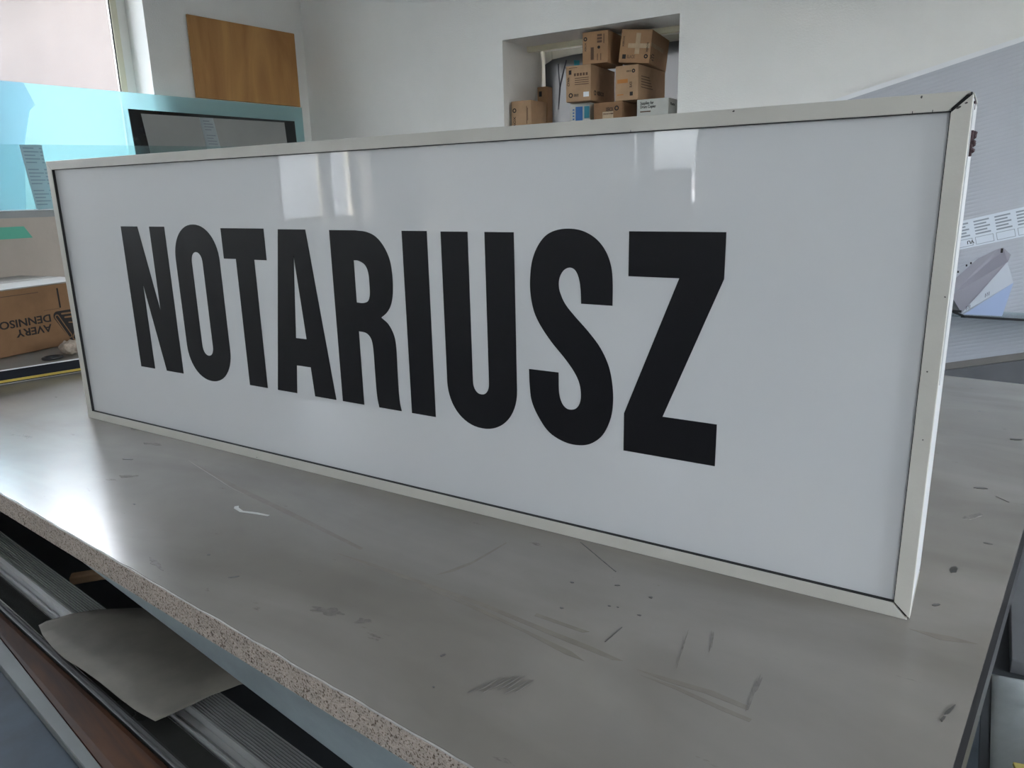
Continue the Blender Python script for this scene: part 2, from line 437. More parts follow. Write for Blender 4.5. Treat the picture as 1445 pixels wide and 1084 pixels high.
# the neighbouring building wing seen through the left window
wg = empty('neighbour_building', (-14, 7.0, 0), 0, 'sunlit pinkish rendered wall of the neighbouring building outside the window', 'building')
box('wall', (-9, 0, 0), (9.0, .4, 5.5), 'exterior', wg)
box('plinth', (-9, -.05, 0), (9.0, 0, .5), 'pale_edge', wg)
box('added_shade_eave', (-9, -1.2, 5.5), (9.0, .4, 5.7), 'brown', wg)  # unseen overhang added to keep sky light off the wing wall
wg2 = empty('garden_wall', (-14, -4, 0), 0, 'pale rendered yard wall outside the left windows', 'wall')
box('wall', (0, -8, 0), (.3, 10, 4.0), 'exterior2', wg2); box('coping', (-.05, -8, 4.0), (.35, 10, 4.1), 'pale_edge', wg2)
wg3 = empty('rear_house', (-3, -13, 0), 0, 'pale house across the yard behind the rear windows', 'building')
box('wall', (-7, -.3, 0), (9, 0, 1.7), 'exterior2', wg3); box('coping', (-7, -.35, 1.7), (9, .05, 1.8), 'pale_edge', wg3)

# ------------------------------------------------------------------ the table
fy = lambda x: .535 - .098 * (x + .738)       # front edge
rx = lambda y: .0234 + .108 * (y - .738)      # right edge
XL = -3.78
FL = (XL, fy(XL)); FR = (-.0055, fy(-.0055)); BR_ = (rx(2.45), 2.45); BL_ = (XL, 2.45 + .098 * 3.9)
tb = empty('work_table', (-1.8, 1.4, 0), 0, 'large grey laminate worktable with raw chipboard front edge under the sign', 'table')


def rel(p, r): return (p[0] - r.location.x, p[1] - r.location.y)


def jagged(a, b, n, amp):
    out = []
    for i in range(n):
        t = i / n; d = Vector((b[0] - a[0], b[1] - a[1])); nn = Vector((-d.y, d.x)).normalized()
        j = (mnoise.noise(Vector((i * .37, 1.3, 0))) + .6 * mnoise.noise(Vector((i * 1.9, 7, 0)))) * amp if i else 0
        out.append((a[0] + d.x * t + nn.x * j, a[1] + d.y * t + nn.y * j))
    return out


core = [rel(p, tb) for p in (FL, FR, BR_, BL_)]
prism('chipboard_core', core, 'z', TT - .041, TT - .0016, 'chip', tb)
top = [rel(p, tb) for p in jagged((FL[0], FL[1] + .003), (FR[0], FR[1] + .003), 240, .0022) + [FR, BR_, BL_]]
prism('laminate_top', top, 'z', TT - .0016, TT, 'table', tb)
edge = [rel(p, tb) for p in jagged((FL[0], FL[1] + .0005), (FR[0], FR[1] + .0005), 240, .0016)] + [rel((FR[0], FR[1] + .01), tb), rel((FL[0], FL[1] + .01), tb)]
prism('torn_edge', edge, 'z', TT - .0024, TT - .0006, 'lam_edge', tb)
d_ = .0065
prism('edge_band', [rel(p, tb) for p in (FR, (FR[0] + d_, FR[1]), (BR_[0] + d_, BR_[1]), BR_)], 'z', TT - .045, TT - .002, 'black', tb)
# apron: slightly skewed board below the front edge
apa = [(-1.62, .690), (-.20, .473), (-.20, .495), (-1.62, .712)]
prism('apron', [rel(p, tb) for p in apa], 'z', E(-.663), TT - .041, 'apron', tb, .002)
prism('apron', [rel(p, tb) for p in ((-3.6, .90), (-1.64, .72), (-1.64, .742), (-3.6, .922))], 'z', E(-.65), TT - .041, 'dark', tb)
prism('apron', [rel(p, tb) for p in ((-3.6, 2.55), (.05, 2.3), (.05, 2.322), (-3.6, 2.572))], 'z', E(-.65), TT - .041, 'apron', tb)
for x, y in ((-3.6, 1.1), (-.12, .62), (0.0, 2.2), (-3.6, 2.45)):
    box('leg', (x - .035 + 1.8, y - .035 - 1.4, 0), (x + .035 + 1.8, y + .035 - 1.4, TT - .041), 'racksteel', tb, .003)


def flat(name, pts, m, parent, z=TT + .0001, h=.0006):
    return prism(name, [rel(p, parent) for p in pts], 'z', z, z + h, m, parent)


def blotch(c, r1, r2, ang, n=18, seed=0, rough=.45):
    out = []
    for i in range(n):
        a = 2 * math.pi * i / n; k = 1 + rough * mnoise.noise(Vector((math.cos(a) * 1.7 + seed, math.sin(a) * 1.7, seed)))
        x, y = r1 * k * math.cos(a), r2 * k * math.sin(a)
        out.append((c[0] + x * math.cos(ang) - y * math.sin(ang), c[1] + x * math.sin(ang) + y * math.cos(ang)))
    return out


flat('paint_smear', [(-1.124, .806), (-1.118, .800), (-1.095, .795), (-1.062, .803), (-1.036, .808), (-1.036, .812), (-1.062, .809), (-1.094, .801), (-1.112, .806), (-1.120, .812)], 'white_paint', tb)
for k in range(8):
    cx, cy = -.440 + k * .0062, .606 + min(k, 4) * .006 + (k % 2) * .004
    flat('scuff_mark', blotch((cx, cy), .017 - .001 * (k % 3), .0011, 1.25 + .06 * (k % 3), seed=40 + k), 'smudge2', tb)
wp = [[(-.831, .766), (-.754, .769), (-.633, .763), (-.544, .760), (-.429, .748), (-.368, .743), (-.319, .735), (-.330, .730), (-.418, .738), (-.521, .750), (-.633, .755), (-.76, .761)],
      [(-.644, .753), (-.542, .740), (-.453, .727), (-.386, .712), (-.359, .711), (-.382, .721), (-.471, .735), (-.564, .750)],
      [(-.300, .728), (-.256, .732), (-.21, .735), (-.168, .729), (-.168, .722), (-.215, .726), (-.26, .724)], [(-.290, .720), (-.247, .716), (-.191, .707), (-.161, .704), (-.16, .710), (-.195, .714), (-.25, .722)],
      [(-.463, .774), (-.382, .770), (-.389, .764), (-.462, .767)], [(-.646, .786), (-.633, .82), (-.622, .851), (-.612, .93), (-.609, .93), (-.617, .845), (-.628, .81)],
      [(-1.42, .92), (-1.2, .875), (-1.0, .84), (-.8, .80), (-.8, .793), (-1.0, .828), (-1.2, .862)], [(-.035, .98), (.01, .987), (.04, .985), (.02, .978), (.0, .972)]]
for k, q in enumerate(wp): flat('wipe_mark', q, 'wipe', tb, TT + .00003, .0002)
for k, (cx, cy, a_, b_, an_) in enumerate(((-.712, .636, .022, .008, .2), (-.652, .642, .012, .005, .4), (-.242, .83, .024, .0016, 1.8), (-.268, .80, .030, .0008, 1.75), (-1.05, .60, .02, .004, -.2), (-.17, .76, .03, .002, 1.6), (.02, 1.40, .02, .006, .9), (-1.6, .95, .02, .006, .2), (-1.45, .80, .016, .005, .5))):
    flat('smudge_mark', blotch((cx, cy), a_, b_, an_, 40, seed=70 + k, rough=1.1), 'smudge', tb)
scf = [((-.346, .888), .003, .0022, 0), ((-.440, .802), .0028, .0016, 0), ((-.342, .838), .0026, .0014, .3), ((-.386, .839), .002, .0012, 0), ((-.375, .842), .0016, .001, 0), ((-.486, .58), .0016, .001, 0),
       ((-.514, .634), .0038, .0016, 1.2), ((.017, .83), .012, .0018, 1.2), ((.012, .812), .006, .0015, 1.3),
       ((-.46, .87), .003, .002, 0), ((-.40, .895), .0035, .002, .4), ((-.904, .633), .008, .002, .8), ((-1.55, .86), .012, .003, .4), ((-1.3, .72), .004, .002, 0),
       ((.03, 1.55), .012, .004, .3), ((.09, 1.9), .012, .006, .2), ((.045, 1.30), .006, .003, 0), ((.005, 1.18), .012, .005, 1.4), ((-.01, 1.06), .006, .003, .8), ((-1.0, .66), .003, .002, .3)]
for i, (c, a, b, an) in enumerate(scf): flat('scuff_mark', blotch(c, a, b, an, seed=i * 3.1), 'scuff', tb)
for i, (p, q) in enumerate((((-.507, .990), (-.418, .930)), ((-.35, .80), (-.355, .76)), ((.055, 1.52), (.075, 1.50)))):
    dx, dy = q[0] - p[0], q[1] - p[1]; l = math.hypot(dx, dy); nx, ny = -dy / l * .0006, dx / l * .0006
    flat('scratch', [(p[0] - nx, p[1] - ny), (q[0] - nx, q[1] - ny), (q[0] + nx, q[1] + ny), (p[0] + nx, p[1] + ny)], 'scuff', tb)

# ------------------------------------------------------------------ the sign
SX0, SX1 = -1.9575, -.037
SH = .6443; SD = .15; FW = .0198; FY = .0075
sg = empty('lightbox_sign', (-.997, 1.0, TT), 0, 'long white lightbox sign reading NOTARIUSZ in black letters on the worktable', 'sign')
hw = (SX1 - SX0) / 2; H = SH
box('face_panel', (-hw + .008, FY, .008), (hw - .008, FY + .004, H - .008), 'face', sg)


def prof(name, pts, m='alu'):      # mitred front flange in the xz plane
    return prism(name, pts, 'y', 0, FY + .006, m, sg, .0008)


g = .0026
prof('frame_profile', [(-hw, 0.0), (hw - g, 0.0), (hw - FW - g * .7, FW), (-hw + FW, FW)])
prof('frame_profile', [(-hw + FW, H - FW), (hw - FW - g * 1.2, H - FW), (hw - g * 1.2, H), (-hw, H)])
prof('frame_profile', [(-hw, 0.0004), (-hw + FW, FW + .0004), (-hw + FW, H - FW - .0004), (-hw, H - .0004)])
prof('frame_profile', [(hw, g), (hw, H - g * 1.2), (hw - FW, H - FW - g * .6), (hw - FW, FW + g * .6)])
for sx_ in (-1, 1):  # dark strips paint the shadow line between frame and recessed face
    box('shadow_line_strip', (sx_ * (hw - FW) - (0 if sx_ > 0 else -.0) - (.0008 if sx_ > 0 else 0), .0012, FW), (sx_ * (hw - FW) + (.0008 if sx_ < 0 else 0), FY, H - FW), 'dark', sg)
box('shadow_line_strip', (-hw + FW, .0012, FW), (hw - FW, FY, FW + .0007), 'dark', sg); box('shadow_line_strip', (-hw + FW, .0012, H - FW - .0007), (hw - FW, FY, H - FW), 'dark', sg)
for z0 in (.0035, H - FW): box('mitre_shade_block', (hw - FW, .004, z0), (hw - .003, .012, z0 + FW - .0035), 'dark', sg)  # dark blocks added behind the mitre gaps as their shade
# returns: right side is a separate glossy white sheet metal with a seam
box('side_panel', (hw - .0028, .004, .001), (hw - .0014, SD, H - .001), 'dark', sg)
box('side_panel', (hw - .0012, .016, .012), (hw - .0002, SD, H - .006), 'side', sg)
box('side_panel', (-hw + .0005, .004, 0.001), (-hw + .002, SD, H - .001), 'alu', sg)
box('top_panel', (-hw, .0136, H - .002), (hw, SD, H - .0005), 'alu', sg)
box('bottom_panel', (-hw, .0136, 0.0), (hw, SD, .002), 'alu', sg)
box('back_panel', (-hw, SD - .003, .001), (hw, SD, H - .001), 'side', sg)
box('side_trim', (hw - .0002, .020, .31), (hw + .0012, .034, H - .012), 'side', sg, .0004)
# rusty catch near the top right corner and small chips of paint
cv_, cf_ = [], []
lat = empty('catch', (0, 0, 0)); lat.parent = sg
bpy.data.objects.remove(lat)
ca = box('catch', (hw - .0002, .022, H - .068), (hw + .004, .036, H - .040), 'rust', sg, .001)
for i, (y, z) in enumerate(((.024, -.062), (.033, -.055), (.026, -.047), (.034, -.043), (.023, -.053))):
    bm = bmesh.new(); bmesh.ops.create_icosphere(bm, subdivisions=1, radius=.003)
    me = bpy.data.meshes.new('rivet'); bm.to_mesh(me); bm.free(); me.materials.append(M['rust'])
    r_ = bpy.data.objects.new('rivet', me); COL.objects.link(r_); r_.parent = ca; r_.location = (hw + .0045, y, H + z)
box('catch', (hw - .0002, .030, H - .018), (hw + .0018, .036, H - .008), 'rust', sg, .001)
for i, (x, z, a, b, an) in enumerate(((hw - .0125, H - .0165, .0028, .0011, .4), (hw - .006, H - .0125, .0016, .0008, .4), (hw - .004, .42, .001, .0008, 0), (hw - .013, .33, .001, .001, 0), (hw - .009, .245, .0008, .0008, 0), (-.3, .004, .0016, .0006, 0), (hw - .05, H - .003, .001, .0015, 0), (hw - .26, H - .003, .0016, .001, .4))):
    pts = [(p[0], p[1]) for p in blotch((x, z), a, b, an, 10, i)]
    prism('paint_chip', pts, 'y', -.0003, .0002, 'scuff', sg)
for x in (hw - .038, hw - .058, hw - .4): box('notch', (x, -.0002, H - FW), (x + .0007, .0003, H - FW + .0025), 'dark', sg)

K = 1.0075
def sg_map(co):
    """letter outline (metres on the frame plane) -> sign local coordinates on the recessed face"""
    x = (co[0] - 1.9575) * K + .997 ; z = (co[1] - .5492) * K + .5492
    return Vector((x, FY - .0004 - co[2], z))


LT = {}
LT['N'] = [[(.277, .4925), (.340, .4925), (.385, .303), (.385, .4925), (.439, .4925), (.439, .1665), (.377, .1665), (.331, .366), (.331, .1665), (.277, .1665)]]
LT['O'] = [arc(.5395, .422, .0735, .0755, 0, 180, 28, 2.1) + arc(.5395, .237, .0735, .0765, 180, 360, 28, 2.1),
           arc(.5385, .418, .0185, .0225, 0, 180, 14, 2.2) + arc(.5385, .240, .0185, .0225, 180, 360, 14, 2.2)]
LT['T'] = [[(.628, .4905), (.757, .4905), (.757, .4295), (.7205, .4295), (.7205, .1665), (.6655, .1665), (.6655, .4295), (.628, .4295)]]
LT['A'] = [[(.798, .4895), (.872, .4895), (.9165, .1665), (.859, .1665), (.854, .2245), (.8145, .2245), (.808, .1665), (.7515, .1665)],
           [(.8345, .443), (.8195, .280), (.8495, .280)]]
LT['R'] = [catmull([(.934, .489), (.997, .489), (1.024, .4865), (1.046, .478), (1.063, .461), (1.0745, .438), (1.078, .411), (1.0765, .381), (1.0705, .360), (1.060, .346), (1.046, .336), (1.062, .325), (1.0735, .306), (1.077, .282), (1.0765, .241), (1.0765, .205), (1.078, .181), (1.081, .1665), (1.027, .1665), (1.0235, .188), (1.0225, .231), (1.022, .277), (1.018, .296), (1.007, .305), (.989, .307), (.989, .1665), (.934, .1665)], {0, 1, 10, 17, 18, 24, 25, 26}),
           catmull([(.989, .436), (1.001, .4355), (1.0155, .429), (1.0225, .415), (1.0235, .392), (1.0225, .375), (1.017, .364), (1.005, .360), (.989, .360)], {0, 8})]
LT['I'] = [[(1.105, .489), (1.159, .489), (1.159, .1665), (1.105, .1665)]]
LT['U'] = [[(1.188, .4885), (1.242, .4885)] + arc(1.2585, .242, .0165, .0215, 180, 360, 16, 2.2) + [(1.275, .4885), (1.3295, .4885)] + arc(1.2588, .237, .0707, .0762, 0, -180, 30, 2.1)]
LT['S'] = [catmull([(1.497, .3845), (1.446, .3845), (1.445, .407), (1.442, .423), (1.436, .434), (1.427, .4375), (1.4165, .433), (1.4095, .422), (1.408, .409), (1.4115, .396), (1.420, .381), (1.436, .364), (1.458, .343), (1.478, .320), (1.492, .293), (1.4985, .263), (1.4995, .235), (1.495, .209), (1.483, .184), (1.465, .168), (1.444, .161), (1.417, .162), (1.389, .174), (1.3695, .197), (1.3575, .221), (1.354, .245), (1.353, .2745), (1.4065, .2745), (1.407, .244), (1.411, .228), (1.4185, .219), (1.428, .217), (1.438, .221), (1.4445, .232), (1.4455, .248), (1.442, .264), (1.433, .280), (1.417, .299), (1.395, .3215), (1.3755, .346), (1.3635, .369), (1.358, .396), (1.358, .421), (1.362, .446), (1.372, .468), (1.387, .4845), (1.406, .4925), (1.429, .4945), (1.451, .4905), (1.471, .4795), (1.486, .462), (1.4945, .440), (1.497, .415)], {0, 1, 26, 27})]
LT['Z'] = [[(1.5215, .4915), (1.659, .4915), (1.659, .430), (1.5785, .227), (1.6585, .227), (1.6585, .165), (1.518, .165), (1.518, .224), (1.597, .4285), (1.5215, .4285)]]
for ch in 'NOTARIUSZ':
    o = shape('letter', LT[ch], 'vinyl', sg, .0008, sg_map); o['label'] = 'black vinyl letter %s on the sign face' % ch

# ------------------------------------------------------------------ back wall niche: cartons
def carton(loc, yaw, w_, d_, h_, label, m='card', group='cartons piled in the wall niche', tilt=0.0, roll=0.0, m_side=None):
    """origin at the bottom front left corner; x along the front, y into the niche"""
    r = empty('carton', loc, 0, label, 'box', group, rot=(tilt, roll, math.radians(yaw)))
    box('body', (0, 0, 0), (w_, d_, h_), m, r, .003)
    return r


def mark(r, name, x0, z0, x1, z1, m='ink', y=-.0008):
    return box(name, (x0, y, z0), (x1, 0.0004, z1), m, r)


def smark(r, name, w_, y0, z0, y1, z1, m='ink'):
    return box(name, (w_ - .0004, y0, z0), (w_ + .0008, y1, z1), m, r)


def front_text(r, s, x, z, w_, h_, vertical=False, m='ink', up=True, w_side=None):
    if w_side is not None:
        mw = Matrix.Translation((w_side + .0005, x, z)) @ Euler((math.pi / 2, 0, math.pi / 2)).to_matrix().to_4x4()
    else:
        mw = Matrix.Translation((x, -.0005, z)) @ Euler((math.pi / 2, 0, 0)).to_matrix().to_4x4()
    if vertical: mw = mw @ Matrix.Rotation(math.pi / 2 * (1 if up else -1), 4, 'Z')
    return text('printed_text', s, (w_, h_), m, r, mw, .0004, .01)


def ring(r, name, x, z, rad, m='ink', th=.006, side=None):
    lp = [arc(x, z, rad, rad, 0, 360, 20)[:-1], arc(x, z, rad - th, rad - th, 0, 360, 20)[:-1]]
    fn = (lambda co: Vector((co[0], -.0005 - co[2], co[1]))) if side is None else (lambda co: Vector((side + .0005 + co[2], co[0], co[1])))
    return shape(name, lp, m, r, .0006, fn)


NZ = E(.30)
# A lower left
c = carton((-2.546, 4.055, NZ), 1, .137, .19, .223, 'small brown carton at the left end of the wall niche', 'card_l')
ring(c, 'round_logo', .022, .17, .013); front_text(c, 'XEROX', .030, .045, .09, .016, True); mark(c, 'printed_line', .105, .09, .109, .19, 'ink_b'); mark(c, 'printed_line', .112, .11, .115, .18, 'ink_b')
# B behind A
c = carton((-2.485, 4.262, NZ), 2, .070, .07, .318, 'narrow upright carton standing behind the small left carton in the niche', 'card')
mark(c, 'printed_square', .012, .262, .032, .292)
# I white and blue packet
c = carton((-2.165, 4.09, NZ), 4, .125, .19, .185, 'white and blue printed packet under the left carton stack in the niche', 'card_w')
mark(c, 'blue_block', .034, .05, .078, .165, 'blue_ink'); mark(c, 'teal_block', .088, .10, .12, .165, 'cyan_ink'); mark(c, 'teal_block', .10, .06, .12, .09, 'cyan_ink')
for k in range(6): mark(c, 'printed_line', .016, .06 + k * .017, .026, .068 + k * .017, 'blue_ink')
# G bottom centre
c = carton((-1.990, 4.04, NZ), 1, .172, .32, .170, 'brown carton with printed text at the bottom of the stack in the niche centre', 'card_d')
ring(c, 'round_logo', .140, .135, .013); front_text(c, 'XEROX', .075, .12, .045, .022); mark(c, 'tape_strip', .055, .0, .12, .12, 'tape'); mark(c, 'printed_line', .06, .105, .12, .112, 'ink_b')
# H white
c = carton((-1.725, 4.03, NZ), 0, .18, .36, .166, 'pale grey white carton at the lower right corner of the niche', 'card_w')
front_text(c, 'Supplies for\nDrum Copier', .02, .115, .09, .04); front_text(c, 'Parts', .03, .13, .06, .014, w_side=.18); mark(c, 'printed_line', .02, .10, .08, .106, 'ink_b')
# C on I and G
c = carton((-2.160, 4.03, NZ + .187), 3, .153, .36, .191, 'brown carton with many printed symbols resting on the packet and lower carton', 'card_l')
mark(c, 'printed_square', .018, .145, .034, .168); front_text(c, 'CYAN', .022, .085, .045, .014, True)
for k in range(5): mark(c, 'printed_symbol', .05 + k * .018, .135, .062 + k * .018, .150, 'ink_b')
for k in range(4): mark(c, 'printed_line', .055, .088 + k * .011, .14, .092 + k * .011, 'ink_b')
mark(c, 'printed_line', .02, .178, .07, .181, 'ink_b')
ring(c, 'round_logo', .030, .034, .013); front_text(c, 'XEROX', .048, .026, .03, .014); mark(c, 'white_sticker', .108, .022, .142, .048, 'label')
ring(c, 'round_logo', .06, .045, .014, 'ink', .006, .153); front_text(c, 'XEROX', .09, .035, .10, .022, w_side=.153)
# D on C
c = carton((-2.066, 4.05, NZ + .380), 4, .152, .24, .166, 'brown carton on top of the left stack with arrow symbols', 'card')
ring(c, 'round_logo', .018, .130, .011); front_text(c, 'XEROX', .024, .066, .045, .011, True); ring(c, 'round_mark', .098, .082, .008, 'ink', .0075)
for k in range(3): mark(c, 'printed_symbol', .088, .105 + k * .016, .116, .117 + k * .016, 'ink_b')
mark(c, 'printed_line', .050, .02, .068, .085, 'ink_b'); mark(c, 'printed_line', .125, .10, .130, .148, 'ink_b')
mark(c, 'printed_frame', .088, .015, .092, .05, 'ink_b'); mark(c, 'printed_frame', .108, .015, .112, .05, 'ink_b')
# F right middle
c = carton((-1.868, 4.06, NZ + .173), -1, .136, .38, .180, 'carton with faded orange print in the middle of the right stack', 'card_l')
mark(c, 'faded_patch', .012, .09, .075, .11, 'ink_o'); ring(c, 'round_logo', .108, .148, .010); front_text(c, 'XEROX', .065, .144, .03, .009)
front_text(c, 'BLACK', .100, .065, .030, .014, True); mark(c, 'printed_square', .088, .022, .106, .042); mark(c, 'orange_line', .012, .028, .05, .033, 'ink_o')
for k in range(5): smark(c, 'printed_line', .136, .04, .065 + k * .014, .20 - .012 * k, .069 + k * .014, 'ink_b')
# E right top, turned towards the viewer
c = carton((-1.855, 4.07, NZ + .373), 7, .172, .37, .168, 'taped brown carton turned askew on top of the right stack', 'card', tilt=0, roll=0.105)
mark(c, 'printed_square', .018, .020, .038, .042); front_text(c, 'BLACK', .045, .022, .045, .018, False, 'ink_b')
ring(c, 'round_logo', .150, .034, .011); front_text(c, 'XEROX', .158, .055, .05, .010, True); front_text(c, 'XEROX', .022, .08, .055, .010, True)
mark(c, 'tape_strip', .085, .045, .110, .150, 'tape'); mark(c, 'tape_strip', .045, .075, .165, .098, 'tape')
smark(c, 'tape_strip', .172, .0, .085, .26, .105, 'tape'); ring(c, 'round_logo', .025, .035, .010, 'ink', .005, .172)
for k in range(3): smark(c, 'printed_line', .172, .04, .02 + k * .013, .08, .026 + k * .013, 'ink_b')
# foam board with cracks leaning in front of the niche window
fb = empty('foam_board', (-2.45, 4.452, NZ), 0, 'cracked white foam board leaning against the niche window', 'board')
prism('board', [(-.07, 0), (.90, 0), (.90, .515), (.24, .515), (.12, .512), (-.03, .50), (-.085, .475), (-.082, .30)], 'y', 0, .012, 'cloth', fb)
for pts in ([(.006, .20), (.012, .20), (.026, .33), (.045, .40), (.072, .485), (.064, .487), (.036, .40), (.016, .33)], [(.018, .33), (.026, .325), (.018, .39), (.012, .47), (.006, .47), (.011, .39)]):
    prism('crack_line', pts, 'y', -.001, .0005, 'crack', fb)
prism('teal_patch', [(.125, .425), (.155, .415), (.160, .475), (.12, .480)], 'y', -.001, .0005, 'cyan_ink', fb)

# ------------------------------------------------------------------ left wall: plywood, sheets
pw = box('plywood_sheet', (0, 0, 0), (.795, .012, .474), 'ply', None, .001)
pw.location = (LW(3.158) + .016, 3.158, E(.609)); pw.rotation_euler = (0, 0, LWA)
tag(pw, 'orange brown plywood sheet fixed on the wall left of the room corner', 'board')
cb = empty('storage_cabinet', (-4.12, 1.9, 0), math.radians(-4), 'low grey cabinet along the left wall below the blue sheets', 'cabinet')
box('body', (-.16, -1.9, .05), (.13, 1.92, E(-.037)), 'cabinet', cb, .003)
box('plinth', (-.14, -1.88, 0), (.11, 1.9, .05), 'racksteel', cb)
for i in range(4):
    y0 = -1.9 + i * .955
    dr = box('door', (.13, y0 + .006, .07), (.148, y0 + .949, E(-.07)), 'cabinet', cb, .002)
    box('handle', (.148, y0 + .08, 1.0), (.165, y0 + .10, 1.12), 'racksteel', dr)

ZB = E(-.035)


def sheet(name, y0, y1, z0, z1, dx, m, th, label, cat, pts=None):
    """upright sheet parallel to the left wall, dx in front of it; pts (y, z) optional outline"""
    o = prism(name, pts if pts else [(y0, z0), (y1, z0), (y1, z1), (y0, z1)], 'x', 0, th, m, None)
    o.location = (LW(y0) + dx, 0, 0)
    # shear along the wall direction by a real rotation about the sheet's first edge
    o.rotation_euler = (0, 0, -math.atan(.07))
    p = Vector((0, y0, 0)); p.rotate(Euler((0, 0, -math.atan(.07))))
    o.location = (LW(y0) + dx - p.x, y0 - p.y, 0)
    return tag(o, label, cat)


sheet('acrylic_sheet', 1.2, 3.93, ZB, E(.597), .055, 'blue_film', .005, 'tall translucent cyan acrylic sheet reaching from the window to the room corner', 'sheet')
sheet('acrylic_sheet', 1.2, 2.2, ZB, E(.59), .075, 'blue_film2', .004, 'second blue acrylic sheet with slanted edge in front of the window, far left', 'sheet',
      pts=[(1.2, ZB), (2.06, ZB), (2.10, E(.27)), (2.16, E(.46)), (2.19, E(.49)), (2.15, E(.597)), (1.2, E(.597))])
bp_ = empty('black_framed_panel', (LW(2.62) + .16, 2.625, 0), -math.atan(.03), 'black edged panel under grey film leaning before the cyan sheet', 'panel')
prism('black_sheet', [(0.02, ZB), (1.19, ZB), (1.175, E(.498)), (0, E(.495))], 'x', 0, .006, 'black_acrylic', bp_)
prism('grey_film', [(.13, ZB + .02), (1.115, ZB + .02), (1.085, E(.485)), (.07, E(.474))], 'x', .0065, .008, 'grey_film', bp_)
ls = prism('printed_strip', [(.51, E(.02)), (.615, E(.02)), (.535, E(.478)), (.44, E(.476))], 'x', .0085, .0095, 'print_film', bp_)
for k in range(26):
    z = .455 - k * .0165; y = .452 + (.478 - z) * .165
    if k % 5 == 4: continue
    box('text_line', (.0096, y + .006, E(z)), (.0101, y + (.07 if k % 3 else .05), E(z + .006)), 'print_grey', ls)
lc = empty('clear_acrylic_sheet', (LW(1.2) + .24, 1.2, 0), -math.atan(.045), 'clear acrylic sheet in front of the blue ones with printed film strip', 'sheet')
prism('sheet_body', [(0, ZB), (2.2, ZB), (2.2, E(.315)), (0, E(.262))], 'x', 0, .004, 'clear_film', lc)
ps = prism('printed_strip', [(.84, ZB), (.93, ZB), (.915, E(.283)), (.81, E(.280))], 'x', .0045, .006, 'print_film', lc)
for k in range(17):
    z = .262 - k * .0172; y = .818 + (.28 - z) * .08
    if k % 6 == 5: continue
    box('text_line', (.0061, y + .004, E(z)), (.0066, y + (.075 if k % 2 else .055), E(z + .006)), 'print_grey', ps)
    box('text_line', (.0061, y + .08, E(z)), (.0066, y + .093, E(z + .006)), 'print_grey', ps)

# ------------------------------------------------------------------ left end of the table: black edged panel, carton, board
pd = empty('black_edged_panel', (-2.53, 1.165, TT), math.radians(-13), 'thick panel with black edge and yellow stripe lying on the table behind the sign', 'panel')
box('panel_body', (-1.0, -1.0, .002), (-.004, 1.25, .0455), 'panel_top', pd, .001)
box('edge_strip', (-.004, -1.0, 0.006), (0, 1.25, .0455), 'navy', pd)
box('yellow_stripe', (-.0038, -1.0, .009), (.0008, 1.25, .0165), 'yellow', pd)
box('foot_strip', (-.05, -1.0, .0004), (-.006, 1.25, .006), 'pale_edge', pd)
box('white_lip', (-.006, -1.0, .0455), (.0006, 1.25, .0485), 'label', pd)
# the upside-down label carton
PT = TT + .0475
ct = empty('label_carton', (-2.79, 1.38, PT + .001), math.radians(9.9), 'large brown carton with upside-down black printing at the left edge of the table', 'box')
box('body', (-.42, -.62, 0), (0, .18, .219), 'card_d', ct, .004)
box('top_flap', (-.42, -.62, .219), (-.215, .18, .223), 'panel_top', ct); box('top_flap', (-.205, -.62, .219), (-.002, .18, .223), 'panel_top', ct)
box('cut_slot', (-.0005, .010, .135), (.0009, .0155, .205), 'dark', ct)
box('fold_crease', (-.0005, -.6, .198), (.0007, -.06, .2005), 'ink_b', ct)
box('fold_crease', (-.0005, -.05, .133), (.0007, .0095, .1345), 'ink_b', ct)


def side_text(s, y_right, z_top, w_, h_):
    # upside down: the text's own x runs towards -y, its own up is -z; y_right = its start
    mw = Matrix(((0, 0, 1, .0004), (-1, 0, 0, y_right), (0, -1, 0, z_top), (0, 0, 0, 1)))
    return text('printed_text', s, (w_, h_), 'ink', ct, mw, .0005, .018)


side_text('AVERY', -.032, .058 + .026, .130, .026)
side_text('DENNISON', -.030, .092 + .027, .215, .027)


def rtri(pts, r, n=6):
    """polygon with rounded corners"""
    out = []; k = len(pts)
    for i in range(k):
        p = Vector(pts[i]); a = (Vector(pts[i - 1]) - p).normalized(); b = (Vector(pts[(i + 1) % k]) - p).normalized()
        ang = a.angle(b); d = r / math.tan(ang / 2); c = p + (a + b).normalized() * (r / math.sin(ang / 2))
        s0 = p + a * d - c; s1 = p + b * d - c; th0 = math.atan2(s0.y, s0.x); th1 = math.atan2(s1.y, s1.x)
        dt = (th1 - th0 + math.pi) % (2 * math.pi) - math.pi
        for q in range(n + 1):
            t = th0 + dt * q / n; out.append((c.x + r * math.cos(t), c.y + r * math.sin(t)))
    return out


sfn = lambda co: Vector((.0007 + co[2], co[0], co[1]))
sfn2 = lambda co: Vector((.0013 + co[2], co[0], co[1]))
LGZ = -.022
lg = shape('triangle_logo', [rtri([(-.030, .124), (.116, .124), (.043, -.004)], .016)], 'ink', ct, .0008, sfn)


def cap(p, q, wd):
    p = Vector((p[0], p[1] - .019)); q = Vector((q[0], q[1] - .021)); d = (q - p).normalized(); a = math.degrees(math.atan2(d.y, d.x))
    return arc(q.x, q.y, wd, wd, a - 90, a + 90, 8) + arc(p.x, p.y, wd, wd, a + 90, a + 270, 8)


def stroke(p, q, wd=.003, hole=None):
    lps = [cap(p, q, wd)]
    if hole: lps.append(cap(p, q, hole))
    shape('logo_stroke', lps, 'card_d', lg, .0006, sfn2)


